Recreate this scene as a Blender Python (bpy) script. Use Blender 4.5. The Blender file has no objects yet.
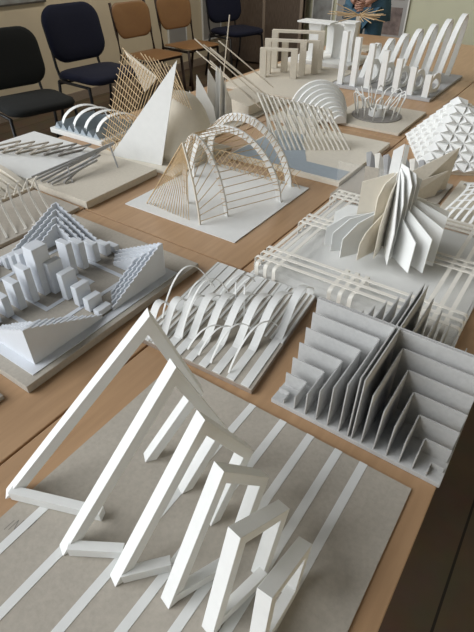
import bpy, bmesh, math, random
from mathutils import Vector, Matrix
random.seed(7)
PI = math.pi
R = math.radians
col = bpy.context.scene.collection
TOP = 0.75            # height of the desk tops above the floor

# ------------------------------------------------------------------ materials
def mat(name, c, rough=0.75, noise=0.06, scale=60, bump=0.0, stretch=(1, 1, 1), c2=None, metal=0.0,
        trans=0.0, alpha=None, coat=0.0):
    m = bpy.data.materials.new(name); m.use_nodes = True
    nt = m.node_tree; b = nt.nodes['Principled BSDF']
    b.inputs['Roughness'].default_value = rough
    b.inputs['Metallic'].default_value = metal
    if coat: b.inputs['Coat Weight'].default_value = coat
    tc = nt.nodes.new('ShaderNodeTexCoord'); mp = nt.nodes.new('ShaderNodeMapping')
    mp.inputs['Scale'].default_value = stretch
    n = nt.nodes.new('ShaderNodeTexNoise'); n.inputs['Scale'].default_value = scale
    n.inputs['Detail'].default_value = 6
    nt.links.new(tc.outputs['Object'], mp.inputs['Vector']); nt.links.new(mp.outputs['Vector'], n.inputs['Vector'])
    r = nt.nodes.new('ShaderNodeValToRGB')
    lo = c2 if c2 else tuple(v * (1 - noise) for v in c)
    hi = c if c2 else tuple(min(1, v * (1 + noise)) for v in c)
    r.color_ramp.elements[0].position = 0.3; r.color_ramp.elements[1].position = 0.7
    r.color_ramp.elements[0].color = (*lo, 1); r.color_ramp.elements[1].color = (*hi, 1)
    nt.links.new(n.outputs['Fac'], r.inputs['Fac']); nt.links.new(r.outputs['Color'], b.inputs['Base Color'])
    if bump:
        bp = nt.nodes.new('ShaderNodeBump'); bp.inputs['Strength'].default_value = bump
        bp.inputs['Distance'].default_value = 0.002
        nt.links.new(n.outputs['Fac'], bp.inputs['Height']); nt.links.new(bp.outputs['Normal'], b.inputs['Normal'])
    if trans: b.inputs['Transmission Weight'].default_value = trans
    if alpha is not None: b.inputs['Alpha'].default_value = alpha
    return m

M = {}
M['white'] = mat('white_card', (0.76, 0.765, 0.745), 0.7, 0.02, 40)
M['cool'] = mat('cool_white_card', (0.66, 0.69, 0.73), 0.7, 0.02, 40)
M['warm'] = mat('cream_card', (0.72, 0.67, 0.57), 0.75, 0.03, 50)
M['beige'] = mat('beige_board', (0.60, 0.55, 0.46), 0.8, 0.05, 120, 0.1)
M['greyboard'] = mat('grey_board', (0.44, 0.40, 0.34), 0.9, 0.07, 140, 0.15)
M['bluegrey'] = mat('blue_grey_board', (0.40, 0.40, 0.40), 0.85, 0.06, 120, 0.1)
M['finegrey'] = mat('light_grey_board', (0.50, 0.50, 0.49), 0.85, 0.05, 120, 0.1)
M['darkgrey'] = mat('dark_grey_card', (0.25, 0.235, 0.215), 0.9, 0.08, 90)
M['edge'] = mat('brown_board_edge', (0.30, 0.24, 0.19), 0.9, 0.1, 90)
M['bluepaper'] = mat('pale_blue_paper', (0.34, 0.39, 0.43), 0.85, 0.04, 60)
M['stick'] = mat('pale_wood_stick', (0.58, 0.43, 0.25), 0.7, 0.12, 60)
M['stickpale'] = mat('pale_cream_stick', (0.62, 0.56, 0.46), 0.7, 0.06, 60)
M['acrylic'] = mat('clear_sheet', (0.92, 0.91, 0.87), 0.12, 0.01, 10, alpha=0.08)
M['strip'] = mat('ivory_strip', (0.80, 0.77, 0.70), 0.6, 0.03, 60)
M['desk'] = mat('oak_desk_laminate', (0.47, 0.295, 0.163), 0.42, 0.1, 5, 0.0, (14, 1.2, 1), c2=(0.40, 0.245, 0.132))
M['deskedge'] = mat('desk_edge_band', (0.19, 0.10, 0.05), 0.5, 0.1, 20)
M['steel'] = mat('desk_frame_steel', (0.12, 0.11, 0.10), 0.45, 0.03, 20, metal=0.6)
M['black'] = mat('black_plastic', (0.012, 0.012, 0.014), 0.5, 0.05, 60)
M['charcoal'] = mat('charcoal_fabric', (0.008, 0.0095, 0.0095), 0.95, 0.25, 400, 0.3)
M['navy'] = mat('navy_fabric', (0.003, 0.005, 0.022), 0.95, 0.25, 400, 0.3)
M['ply'] = mat('varnished_plywood', (0.24, 0.12, 0.042), 0.45, 0.1, 6, 0, (12, 1, 1), c2=(0.22, 0.105, 0.04))
M['brownsteel'] = mat('brown_tube', (0.045, 0.028, 0.022), 0.4, 0.05, 20, metal=0.3)
M['denim'] = mat('blue_denim', (0.05, 0.115, 0.17), 0.95, 0.25, 250, 0.3)
M['tan'] = mat('tan_knit', (0.30, 0.22, 0.16), 0.95, 0.1, 200)
M['skin'] = mat('skin', (0.36, 0.20, 0.145), 0.6, 0.05, 30)
M['hair'] = mat('brown_hair', (0.05, 0.03, 0.02), 0.7, 0.3, 80, 0.4, (1, 1, .1))
M['shoe'] = mat('dark_shoe', (0.02, 0.02, 0.02), 0.6, 0.1, 30)
M['eye'] = mat('eye_dark', (0.02, 0.015, 0.01), 0.3, 0.05, 30)
M['lip'] = mat('lip', (0.30, 0.11, 0.10), 0.5, 0.05, 30)
M['wallpaint'] = mat('beige_wall_paint', (0.66, 0.57, 0.42), 0.9, 0.04, 3)
M['farpaint'] = mat('olive_wall_paint', (0.58, 0.58, 0.43), 0.9, 0.04, 3)
M['ceil'] = mat('ceiling_paint', (0.42, 0.41, 0.38), 0.9, 0.02, 3)
M['poster'] = mat('poster_paper', (0.36, 0.35, 0.34), 0.5, 0.03, 10)
M['posterdark'] = mat('poster_print_dark', (0.10, 0.075, 0.07), 0.5, 0.9, 14, c2=(0.26, 0.2, 0.18))
M['posterlight'] = mat('poster_print_light', (0.36, 0.38, 0.38), 0.5, 0.5, 9, c2=(0.20, 0.19, 0.18))
M['wicker'] = mat('woven_reed', (0.17, 0.13, 0.10), 0.9, 0.5, 30, 0.6, (5, 5, 0.4), c2=(0.085, 0.06, 0.045))
M['bookblue'] = mat('blue_folder', (0.04, 0.09, 0.12), 0.5, 0.1, 20)

def floor_mat():
    m = bpy.data.materials.new('brown_floor_boards'); m.use_nodes = True
    nt = m.node_tree; b = nt.nodes['Principled BSDF']; b.inputs['Roughness'].default_value = 0.75
    tc = nt.nodes.new('ShaderNodeTexCoord'); br = nt.nodes.new('ShaderNodeTexBrick')
    mp = nt.nodes.new('ShaderNodeMapping'); mp.inputs['Rotation'].default_value = (0, 0, PI / 2); mp.inputs['Location'].default_value = (0, .046, 0)
    br.inputs['Scale'].default_value = 1.0; br.inputs['Brick Width'].default_value = 40
    br.inputs['Row Height'].default_value = 0.22; br.inputs['Mortar Size'].default_value = 0.004
    br.inputs['Color1'].default_value = (0.16, 0.112, 0.068, 1); br.inputs['Color2'].default_value = (0.135, 0.096, 0.058, 1)
    br.inputs['Mortar'].default_value = (0.03, 0.02, 0.012, 1)
    n = nt.nodes.new('ShaderNodeTexNoise'); n.inputs['Scale'].default_value = 9; n.inputs['Detail'].default_value = 8
    mx = nt.nodes.new('ShaderNodeMix'); mx.data_type = 'RGBA'; mx.blend_type = 'MULTIPLY'; mx.inputs['Factor'].default_value = 0.5
    nt.links.new(tc.outputs['Object'], mp.inputs['Vector']); nt.links.new(mp.outputs['Vector'], br.inputs['Vector'])
    nt.links.new(tc.outputs['Object'], n.inputs['Vector'])
    nt.links.new(br.outputs['Color'], mx.inputs['A']); nt.links.new(n.outputs['Color'], mx.inputs['B'])
    nt.links.new(mx.outputs['Result'], b.inputs['Base Color'])
    return m
M['floor'] = floor_mat()

# ------------------------------------------------------------------ mesh building
def V3(p): return Vector(p)
class MB:
    """collects shapes given in room coordinates (z measured from the desk top unless abs_ is set)"""
    def __init__(s): s.v = []; s.f = []; s.smooth = False
    def add(s, vs, fs):
        k = len(s.v); s.v += [Vector(p) for p in vs]; s.f += [[i + k for i in f] for f in fs]; return s
    def slab(s, pts, ext):
        pts = [Vector(p) for p in pts]; ext = Vector(ext); n = len(pts)
        vs = pts + [p + ext for p in pts]
        fs = [list(range(n))[::-1], list(range(n, 2 * n))] + [[i, (i + 1) % n, n + (i + 1) % n, n + i] for i in range(n)]
        return s.add(vs, fs)
    def box(s, x0, x1, y0, y1, z0, z1):
        return s.slab([(x0, y0, z0), (x1, y0, z0), (x1, y1, z0), (x0, y1, z0)], (0, 0, z1 - z0))
    def sweep(s, pts, prof, up=(0, 0, 1), closed=False):
        """prof: list of (a,b) offsets along side and normal"""
        pts = [Vector(p) for p in pts]; up = Vector(up); n = len(pts); m = len(prof); vs = []
        for i, p in enumerate(pts):
            t = (pts[(i + 1) % n] - pts[i - 1]) if closed else (pts[min(i + 1, n - 1)] - pts[max(i - 1, 0)])
            if t.length < 1e-9: t = Vector((0, 0, 1))
            t.normalize(); sd = t.cross(up)
            if sd.length < 1e-4: sd = t.cross(Vector((1, 0.2, 0)))
            sd.normalize(); nr = sd.cross(t).normalized()
            for a, b in prof: vs.append(p + sd * a + nr * b)
        fs = []
        for i in range(n if closed else n - 1):
            j = (i + 1) % n
            for k in range(m): fs.append([i * m + k, i * m + (k + 1) % m, j * m + (k + 1) % m, j * m + k])
        if not closed: fs += [list(range(m))[::-1], [(n - 1) * m + k for k in range(m)]]
        return s.add(vs, fs)
    def bar(s, p, q, w, h, up=(0, 0, 1)):
        return s.sweep([p, q], [(-w / 2, -h / 2), (w / 2, -h / 2), (w / 2, h / 2), (-w / 2, h / 2)], up)
    def ribbon(s, pts, wv, t=0.002):
        """flat strip: constant width vector wv, thickness t across it"""
        wv = Vector(wv); pts = [Vector(p) for p in pts]; n = len(pts); vs = []
        for i, p in enumerate(pts):
            tg = (pts[min(i + 1, n - 1)] - pts[max(i - 1, 0)]).normalized(); nr = wv.cross(tg).normalized() * t
            vs += [p - wv / 2, p + wv / 2, p + wv / 2 + nr, p - wv / 2 + nr]
        fs = [[0, 1, 2, 3], [4 * (n - 1) + k for k in (3, 2, 1, 0)]]
        for i in range(n - 1):
            for k in range(4): fs.append([4 * i + k, 4 * i + 4 + k, 4 * i + 4 + (k + 1) % 4, 4 * i + (k + 1) % 4])
        return s.add(vs, fs)
    def tube(s, pts, r, n=8, closed=False):
        s.smooth = True
        return s.sweep(pts, [(r * math.cos(2 * PI * k / n), r * math.sin(2 * PI * k / n)) for k in range(n)], (0.013, 0.021, 1), closed)
    def stick(s, p, q, r, n=5):
        return s.sweep([p, q], [(r * math.cos(2 * PI * k / n), r * math.sin(2 * PI * k / n)) for k in range(n)], (0.013, 0.021, 1))
    def build(s, name, material, parent=None, bevel=0.0, lab=None):
        me = bpy.data.meshes.new(name)
        off = Vector(parent.matrix_basis.translation) if parent is not None else Vector((0, 0, 0))
        p = parent.parent if parent is not None else None
        while p is not None: off += p.matrix_basis.translation; p = p.parent
        z = Vector((0, 0, TOP))
        rt = parent
        while rt is not None and rt.parent is not None: rt = rt.parent
        if (rt is not None and rt.get('absz')) or getattr(s, 'abs_', False): z = Vector((0, 0, 0))
        me.from_pydata([tuple(v + z - off) for v in s.v], [], s.f)
        bm = bmesh.new(); bm.from_mesh(me); bmesh.ops.recalc_face_normals(bm, faces=bm.faces); bm.to_mesh(me); bm.free()
        me.materials.append(material)
        if s.smooth:
            for f in me.polygons: f.use_smooth = True
        o = bpy.data.objects.new(name, me); col.objects.link(o)
        if parent is not None: o.parent = parent
        if bevel:
            b = o.modifiers.new('bevel', 'BEVEL'); b.width = bevel; b.segments = 2; b.limit_method = 'ANGLE'
        if lab: o['label'] = lab
        return o

def thing(name, label, cat, loc, group=None, rz=0.0):
    o = bpy.data.objects.new(name, None); o.empty_display_size = 0.05; col.objects.link(o)
    o.matrix_basis = Matrix.Translation(Vector(loc)); o.location = loc; o.rotation_euler = (0, 0, rz)
    o['label'] = label; o['category'] = cat
    if group: o['group'] = group
    return o
def model(label, x, y, name='card_model', cat='paper model', group=None):
    return thing(name, label, cat, (x, y, TOP), group)
def struct(o): o['kind'] = 'structure'; return o
def copy_tree(o, parent=None):
    c = o.copy(); col.objects.link(c)
    if parent is not None: c.parent = parent
    for ch in list(o.children): copy_tree(ch, c)
    return c
def bx(x0, x1, y0, y1, z0, z1):
    m = MB(); m.box(x0, x1, y0, y1, z0, z1); return m

# ------------------------------------------------------------------ room
FX0, FX1, FY0, FY1, CZ = -4.75, 2.4, -3.0, 6.6, 3.0
def abox(name, m, *a):
    b = MB(); b.abs_ = True; b.box(*a); return struct(b.build(name, m))
abox('floor', M['floor'], FX0 - .1, FX1 + .1, FY0 - .1, FY1 + .1, -0.1, 0)
# the ceiling is out of sight
#abox('ceiling', M['ceil'], FX0 - .1, FX1 + .1, FY0 - .1, FY1 + .1, CZ, CZ + .1)
def wall_side():
    b = MB(); b.abs_ = True
    b.box(FX0 - .1, FX0, .8, FY1, 0, CZ); b.box(FX0 - .1, FX0, FY0, -2.9, 0, CZ)
    b.box(FX0 - .1, FX0, -2.9, .8, 0, .45); b.box(FX0 - .1, FX0, -2.9, .8, 2.92, CZ)
    struct(b.build('wall_left', M['wallpaint']))
    b = MB(); b.abs_ = True
    for y in (-2.9, -1.05, .75): b.box(FX0 - .09, FX0 - .04, y, y + .05, .5, 2.87)
    b.box(FX0 - .09, FX0 - .04, -2.9, .8, .45, .5); b.box(FX0 - .09, FX0 - .04, -2.9, .8, 2.87, 2.92)
    struct(b.build('window_2', M['white']))
wall_side()
abox('wall_far', M['farpaint'], FX0, FX1, FY1, FY1 + .1, 0, CZ)
abox('wall_right', M['wallpaint'], FX1, FX1 + .1, FY0, FY1, 0, CZ)
# wall behind the camera with a long window opening
def wall_with_window():
    b = MB(); b.abs_ = True
    b.box(FX0, FX1, FY0 - .1, FY0, 0, .45); b.box(FX0, FX1, FY0 - .1, FY0, 2.92, CZ)
    b.box(FX0, -4.6, FY0 - .1, FY0, .45, 2.92); b.box(2.2, FX1, FY0 - .1, FY0, .45, 2.92)
    return struct(b.build('wall_near', M['wallpaint']))
wall_with_window()
def window():
    b = MB(); b.abs_ = True
    for x in (-4.6, -2.35, -.1, 2.15): b.box(x, x + .05, FY0 - .09, FY0 - .04, .5, 2.87)
    b.box(-4.6, 2.2, FY0 - .09, FY0 - .04, .45, .5); b.box(-4.6, 2.2, FY0 - .09, FY0 - .04, 2.87, 2.92)
    return struct(b.build('window_1', M['white']))
window()
abox('baseboard_left', M['edge'], FX0, FX0 + .02, FY0, FY1, 0, .09)
abox('baseboard_far', M['edge'], FX0, FX1, FY1 - .02, FY1, 0, .09)

# ------------------------------------------------------------------ desks
def desk():
    t = thing('desk', 'x', 'desk', (0, 0, 0), 'oak laminate desks pushed together'); t['absz'] = 1
    w, l = 0.660, 1.296
    bx(-w / 2, w / 2, -l / 2, l / 2, TOP - .025, TOP).build('desk_top', M['desk'], t, 0.002)
    e = MB()
    e.box(-w / 2 + .05, w / 2 - .05, -l / 2 + .05, -l / 2 + .08, TOP - .07, TOP - .025)
    e.box(-w / 2 + .05, w / 2 - .05, l / 2 - .08, l / 2 - .05, TOP - .07, TOP - .025)
    e.box(-w / 2 + .05, -w / 2 + .08, -l / 2 + .08, l / 2 - .08, TOP - .07, TOP - .025)
    e.box(w / 2 - .08, w / 2 - .05, -l / 2 + .08, l / 2 - .08, TOP - .07, TOP - .025)
    e.build('apron', M['steel'], t)
    for sx in (-1, 1):
        for sy in (-1, 1):
            x, y = sx * (w / 2 - .065), sy * (l / 2 - .065)
            lg = bx(x - .015, x + .015, y - .015, y + .015, .012, TOP - .07).build('leg', M['steel'], t)
            bx(x - .019, x + .019, y - .019, y + .019, 0, .012).build('foot', M['black'], lg)
    return t
d0 = desk(); first = True
colname = ['right row', 'middle row', 'left row by the chairs']
rowname = ['nearest the camera', 'second from the camera', 'third from the camera', 'farthest away']
for ci, cx_ in enumerate((-.3035, -.9685, -1.6335)):
    for ri, cy_ in enumerate((.29, 1.59, 2.89, 4.19)):
        o = d0 if first else copy_tree(d0); first = False
        o.location = (cx_, cy_, 0)
        o['label'] = 'oak desk in the %s, %s' % (colname[ci], rowname[ri])

# ------------------------------------------------------------------ 1: slanted frames on grey board with white stripes
t = model('large grey board with six slanted white open frames and white stripes, nearest the camera', -.275, .25)
bx(-.543, -.008, -.03, .538, 0, .004).build('base_board', M['greyboard'], t, 0.0005)
for x, y1 in ((-.498, .17), (-.418, .13), (-.334, .538), (-.263, .538), (-.203, .538), (-.145, .538), (-.096, .538)):
    if x < -.34: bx(x - .0075, x + .0075, -.03, y1, .004, .0048).build('stripe', M['white'], t)
    else: bx(x - .0075, x + .0075, -.03, y1, .004, .0048).build('stripe', M['white'], t)
pm = MB()
for i, (a, b) in enumerate((((0, 0), (0, 12)), ((4, 0), (4, 12)), ((4, 12), (9, 0)), ((9, 0), (9, 12)), ((13, 0), (13, 12)), ((17, 1), (17, 12)), ((17, 1), (21, 1)), ((21, 1), (21, 12)))):
    q = [Vector((-.520 + .0002 * 0 + (p[0] * .9 - p[1] * .0) * .0016, .095 + p[0] * .0010 + p[1] * .0016, .00405)) for p in (a, b)]
    dq = (q[1] - q[0]).normalized(); nq = Vector((-dq.y, dq.x, 0)) * .0007
    pm.slab([q[0] - nq, q[1] - nq, q[1] + nq, q[0] + nq], (0, 0, .0001))
pm.build('pencil_lettering', M['darkgrey'], t)
frames = [  # front foot, back foot, top, upper back corner
    ((-.572, .134), (-.415, .337), (-.399, .357, .334), (-.357, .412, .150)),
    ((-.418, .125), (-.326, .327), (-.328, .323, .302), (-.296, .394, .115)),
    ((-.320, .139), (-.254, .308), (-.260, .294, .271), (-.230, .365, .145)),
    ((-.237, .160), (-.200, .300), (-.215, .270, .226), (-.196, .355, .118)),
    ((-.166, .166), (-.148, .282), (-.156, .219, .208), (-.143, .320, .136)),
    ((-.098, .176), (-.100, .284), (-.099, .197, .170), (-.100, .308, .104))]
bars = [(-.404, .200), (-.332, .178), (-.262, .205), (-.197, .248), (-.141, .272), (-.096, .284)]
for k, (a, b, T, T2) in enumerate(frames):
    z0 = .0049; w = .0175 - .0004 * k; th = .0205
    O = [Vector((*a, z0)), Vector(T), Vector(T2), Vector((*b, z0))]
    d = (O[3] - O[0]).normalized(); nrm = d.cross(Vector((0, 0, 1))).normalized()
    c = sum(O, Vector()) / 4; I = []
    def inn(p, q):
        n_ = nrm.cross((q - p).normalized())
        return n_ if n_.dot(c - p) > 0 else -n_
    n = [inn(O[i], O[i + 1]) for i in range(3)]
    I.append(O[0] + d * (w / abs(n[0].dot(d))))
    for i in (1, 2): I.append(O[i] + (n[i - 1] + n[i]) / max(.35, 1 + n[i - 1].dot(n[i])) * w)
    I.append(O[3] - d * (w / max(.3, abs(n[2].dot(d)))))
    vs = []; off = nrm * th / 2
    for sgn in (-1, 1):
        vs += [p + off * sgn for p in O] + [p + off * sgn for p in I]
    fs = []
    for i in range(3):
        fs += [[i, i + 1, 5 + i, 4 + i], [8 + i, 12 + i, 13 + i, 9 + i], [i, 8 + i, 9 + i, i + 1], [4 + i, 5 + i, 13 + i, 12 + i]]
    fs += [[0, 4, 12, 8], [3, 11, 15, 7]]
    m_ = MB(); m_.add(vs, fs); fr_ = m_.build('open_frame', M['white'], t, 0.0006)
    g = Vector((*bars[k], z0 + .011)); f0 = Vector((*a, z0 + .011)); dd = (g - f0).normalized()
    m_ = MB(); m_.bar(f0 + dd * .016, g, .015, .021); m_.build('foot_bar', M['white'], t, .0005)

# ------------------------------------------------------------------ 2: stepped blocks and corner walls
cx, cy = -.985, .562
t = model('grey square board with a cross of rising blocks and four stepped white corners', cx, cy)
bx(-1.262, -.735, .300, .868, 0, .020).build('base_board', M['greyboard'], t, 0.001)
hs = .222
fr = MB()
for x0, x1, y0, y1 in ((cx - hs - .012, cx + hs + .012, cy - hs - .012, cy - hs + .012), (cx - hs - .012, cx + hs + .012, cy + hs - .012, cy + hs + .012),
                       (cx - hs - .012, cx - hs + .012, cy - hs + .012, cy + hs - .012), (cx + hs - .012, cx + hs + .012, cy - hs + .012, cy + hs - .012)):
    fr.box(x0, x1, y0, y1, .020, .0225)
fr.build('border_strip', M['cool'], t)
for r_ in (.078, .142):
    q = MB(); w = .012
    q.box(cx - r_, cx + r_, cy - r_, cy - r_ + w, .020, .0212); q.box(cx - r_, cx + r_, cy + r_ - w, cy + r_, .020, .0212)
    q.box(cx - r_, cx - r_ + w, cy - r_ + w, cy + r_ - w, .020, .0212); q.box(cx + r_ - w, cx + r_, cy - r_ + w, cy + r_ - w, .020, .0212)
    q.build('square_stripe', M['cool'], t)
yc = .560
bx(-1.000, -.960, .522, .566, .0212, .155).build('tower_block', M['cool'], t, .002)
for x, h in ((-.952, .107), (-.900, .099), (-.8465, .085), (-.823, .058), (-.789, .038)):
    pass
for i, (x, h) in enumerate(((-.943, .112), (-.895, .098), (-.850, .078), (-.812, .058), (-.780, .038))):
    bx(x - .020, x, .541, .583, .0225, h).build('block', M['cool'], t, .0015)
for i, (y, h) in enumerate(((.486, .119), (.449, .100), (.412, .080), (.378, .058), (.350, .038))):
    bx(-.999, -.957, y, y + .019, .0225, h).build('block', M['cool'], t, .0015)
for i, (y, h) in enumerate(((.622, .119), (.660, .104), (.703, .080), (.744, .058), (.775, .038))):
    bx(-1.012, -.970, y, y + .019, .0225, h).build('block', M['cool'], t, .0015)
for i, (x, h) in enumerate(((-1.040, .112), (-1.082, .098), (-1.124, .078), (-1.162, .058), (-1.190, .038))):
    bx(x, x + .020, .541, .583, .0225, h).build('block', M['cool'], t, .0015)
# corner walls: nested Ls, tops stepping down away from the corner
for sx in (-1, 1):
    for sy in (-1, 1):
        for k in range(4):
            m_ = MB(); ox, oy = cx + sx * (hs - .010 - .016 * k), cy + sy * (hs - .010 - .016 * k)
            H = .118 - .012 * k; steps = 12 - 2 * k; L = .19 - .030 * k; st = L / steps; th = .004
            for ax in (0, 1):
                pts = [(0, 0), ]
                prof = [(0.0, .0225)]
                for i in range(steps):
                    z = .028 + (H - .028) * (1 - i / steps)
                    prof += [(i * st, z), ((i + 1) * st, z - .35 * (H - .028) / steps)]
                prof += [(L, .0225)]
                if ax == 0:
                    m_.slab([(ox - sx * a, oy, z) for a, z in prof], (0, -sy * th, 0))
                else:
                    m_.slab([(ox, oy - sy * (a + th + .0002), z) for a, z in prof], (-sx * th, 0, 0))
            m_.build('stepped_corner_wall', M['cool'], t)

# ------------------------------------------------------------------ 3: nested upright grey card angles
t = model('grey card model of nested upright L shaped fins in four quarters', -.14, .737)
bx(-.310, .030, .568, .906, 0, .011).build('base_board', M['finegrey'], t, .001)
cx, cy = -.140, .737; Z0 = .011; th = .0022
bx(-.308, .028, cy - .0045, cy - .0015, Z0, .164).build('divider', M['finegrey'], t)
bx(-.308, .028, cy + .0015, cy + .0045, Z0, .164).build('divider', M['finegrey'], t)
for dx in (-.004, .004):
    bx(cx + dx - .0011, cx + dx + .0011, .570, cy - .0045, Z0, .168).build('divider', M['finegrey'], t)
    bx(cx + dx - .0011, cx + dx + .0011, cy + .0045, .905, Z0, .168).build('divider', M['finegrey'], t)
for sx in (-1, 1):
    for sy in (-1, 1):
        for k in range(1, 7):
            d_ = .024 * k; H = .164 - .0235 * k
            x0 = cx + sx * d_; y0 = cy + sy * d_; X1 = cx + sx * .166; Y1 = cy + sy * .166
            m_ = MB()
            m_.box(*sorted((x0, X1)), *sorted((y0, y0 - sy * th)), Z0, H)
            m_.box(*sorted((x0, x0 - sx * th)), *sorted((y0, Y1)), Z0, H)
            m_.build('angled_fin', M['finegrey'], t)

# ------------------------------------------------------------------ 4: waving white ribbons
au, av = R(2.5), R(6.3); ox, oy = -.354 - .310 * math.cos(au), .562 - .310 * math.sin(au)
def L4(u, v, z): return (ox + u * math.cos(au) - v * math.sin(av), oy + u * math.sin(au) + v * math.cos(av), z)
WU = Vector((math.cos(au), math.sin(au), 0)); WID, LEN = .310, .368
t = model('brown edged board covered with waving white ribbons and thin looping strips', -.52, .75)
m_ = MB(); m_.slab([L4(0, 0, 0), L4(WID, 0, 0), L4(WID, LEN, 0), L4(0, LEN, 0)], (0, 0, .012)); m_.build('base_board', M['edge'], t, .001)
m_ = MB(); m_.slab([L4(0, 0, .0121), L4(WID, 0, .0121), L4(WID, LEN, .0121), L4(0, LEN, .0121)], (0, 0, .0006)); m_.build('base_sheet', M['greyboard'], t)
rib = [(.022, .010, .070), (.052, .030, .100), (.083, .045, .130), (.114, .060, .150), (.148, .070, .168), (.184, .080, .190), (.220, .090, .205), (.256, .102, .230), (.292, .170, .288)]
for u, v0, vc in rib:
    H = .064; ln = (vc - v0) * 1.95
    pts = [L4(u, .002, .0130), L4(u, v0 - .004, .0130)]
    for i in range(25):
        s_ = i / 24.; pts.append(L4(u, min(LEN - .002, v0 + ln * s_), .0130 + H * math.sin(PI * s_) ** 1.35))
    if v0 + ln < LEN - .01: pts += [L4(u, v0 + ln + .006, .0130), L4(u, LEN - .002, .0130)]
    m_ = MB(); m_.ribbon(pts, WU * .0195, .0018); m_.build('waving_ribbon', M['white'], t)
for k in range(22):
    u = .007 + k * .0142
    m_ = MB(); m_.ribbon([L4(u, .006 if k < 8 else .16, .0128), L4(u, LEN - .002, .0128)], WU * .0058, .0022); m_.build('thin_strip', M['white'], t)
loops = [  # foot uv, end uv, height of the crown
    ((.012, .085), (.070, .225), .130), ((.045, .125), (.080, .225), .085), ((.095, .050), (.130, .215), .130),
    ((.128, .028), (.172, .105), .055), ((.160, .026), (.195, .115), .060), ((.196, .020), (.235, .135), .080),
    ((.245, .016), (.285, .175), .090), ((.170, .18), (.13, .25), .085), ((.10, .20), (.16, .30), .080), ((.20, .17), (.15, .26), .085), ((.12, .25), (.17, .33), .055)]
for a, b, h in loops:
    pts = []
    for i in range(21):
        s_ = i / 20.; zb = .014 + (.030 * s_)
        pts.append(L4(a[0] + (b[0] - a[0]) * s_, a[1] + (b[1] - a[1]) * s_, zb + (h - .03) * math.sin(PI * s_) ** .8))
    m_ = MB(); m_.ribbon(pts, WU * .0042, .0016); m_.build('looping_strip', M['white'], t)

# ------------------------------------------------------------------ 5: corner of a small grey board at the left edge
t = model('corner of a small grey board with a pale top at the left edge', -.80, .25, 'board_offcut', 'board')
bx(-.86, -.765, .17, .263, 0, .010).build('board', M['greyboard'], t, .001)
bx(-.855, -.770, .175, .258, .010, .012).build('top_sheet', M['cool'], t)

# ------------------------------------------------------------------ 6: radial white plates above a woven strip lattice
t = model('tall cluster of radiating white plates on a clear deck woven with ivory strips', -.325, 1.21)
X0, X1, Y0, Y1 = -.602, -.048, .931, 1.495
bx(X0, X1, Y0, Y1, 0, .006).build('base_board', M['white'], t, .001)
bx(X0 + .006, X1 - .006, Y0 + .006, Y1 - .006, .034, .036).build('clear_deck', M['acrylic'], t)
for x0, x1, y0, y1 in ((X0 + .006, X1 - .006, Y0 + .006, Y0 + .008), (X0 + .006, X1 - .006, Y1 - .008, Y1 - .006), (X0 + .006, X0 + .008, Y0 + .008, Y1 - .008), (X1 - .008, X1 - .006, Y0 + .008, Y1 - .008)):
    bx(x0, x1, y0, y1, .006, .034).build('clear_side', M['acrylic'], t)
def bent(pts, wv): m_ = MB(); m_.ribbon(pts, wv, .0018); m_.build('woven_strip', M['strip'], t)
def hook(a, b, c, zt, axis):
    """strip along one axis at height zt, both ends folded down to the board"""
    e = .009; P_ = []
    def pt(s_, z): return (s_, c, z) if axis == 'x' else (c, s_, z)
    P_ = [pt(a, .007), pt(a, zt - e)] + [pt(a + e - e * math.cos(g), zt - e + e * math.sin(g)) for g in (R(30), R(60), R(90))]
    P_ += [pt(b - e + e * math.sin(g), zt - e + e * math.cos(g)) for g in (0, R(30), R(60))] + [pt(b, zt - e), pt(b, .007)]
    bent(P_, (0, .0105, 0) if axis == 'x' else (.0105, 0, 0))
for y in (.958, .988, 1.018, 1.205, 1.232, 1.259, 1.425, 1.452, 1.479): hook(X0, X1, y, .050, 'x')
for x in (-.580, -.553, -.526, -.140, -.112, -.084): hook(Y0, Y1, x, .046, 'y')
for x in (-.362, -.334, -.306): hook(Y0, 1.045, x, .046, 'y')
px_, py_ = -.335, 1.222
plates = [  # angle, top profile (radius, height)
    (-41, ((.030, .170), (.142, .129))), (-27, ((.035, .190), (.156, .140))), (-8, ((.040, .195), (.152, .150))), (6, ((.040, .205), (.146, .168))), (22, ((.04, .20), (.150, .165))),
    (-62, ((.004, .272), (.031, .245), (.100, .133))), (-50, ((.004, .276), (.036, .262), (.068, .200))), (-34, ((.004, .285), (.034, .283), (.060, .245))), (-18, ((.004, .280), (.050, .272), (.058, .25))), (0, ((.004, .27), (.045, .266), (.060, .240))), (16, ((.004, .26), (.060, .25))),
    (-88, ((.004, .24), (.040, .215), (.078, .138))), (-106, ((.010, .165), (.095, .118), (.116, .088))), (-121, ((.012, .165), (.105, .135), (.148, .096))), (-136, ((.012, .16), (.115, .135), (.158, .095))), (-149, ((.012, .15), (.12, .13), (.168, .094))),
    (-166, ((.012, .15), (.114, .149), (.150, .120))), (177, ((.012, .14), (.13, .12), (.150, .105))),
    (-158, ((.012, .258), (.026, .252), (.088, .226))), (-178, ((.012, .245), (.080, .218))), (-120, ((.006, .26), (.040, .235), (.055, .20))),
    (180, ((.001, .334), (.026, .312))), (35, ((.001, .332), (.012, .33))),
    (150, ((.012, .19), (.11, .13))), (120, ((.012, .2), (.12, .13))), (92, ((.012, .2), (.14, .14))), (65, ((.012, .21), (.14, .15))), (42, ((.014, .20), (.14, .16)))]
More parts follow.
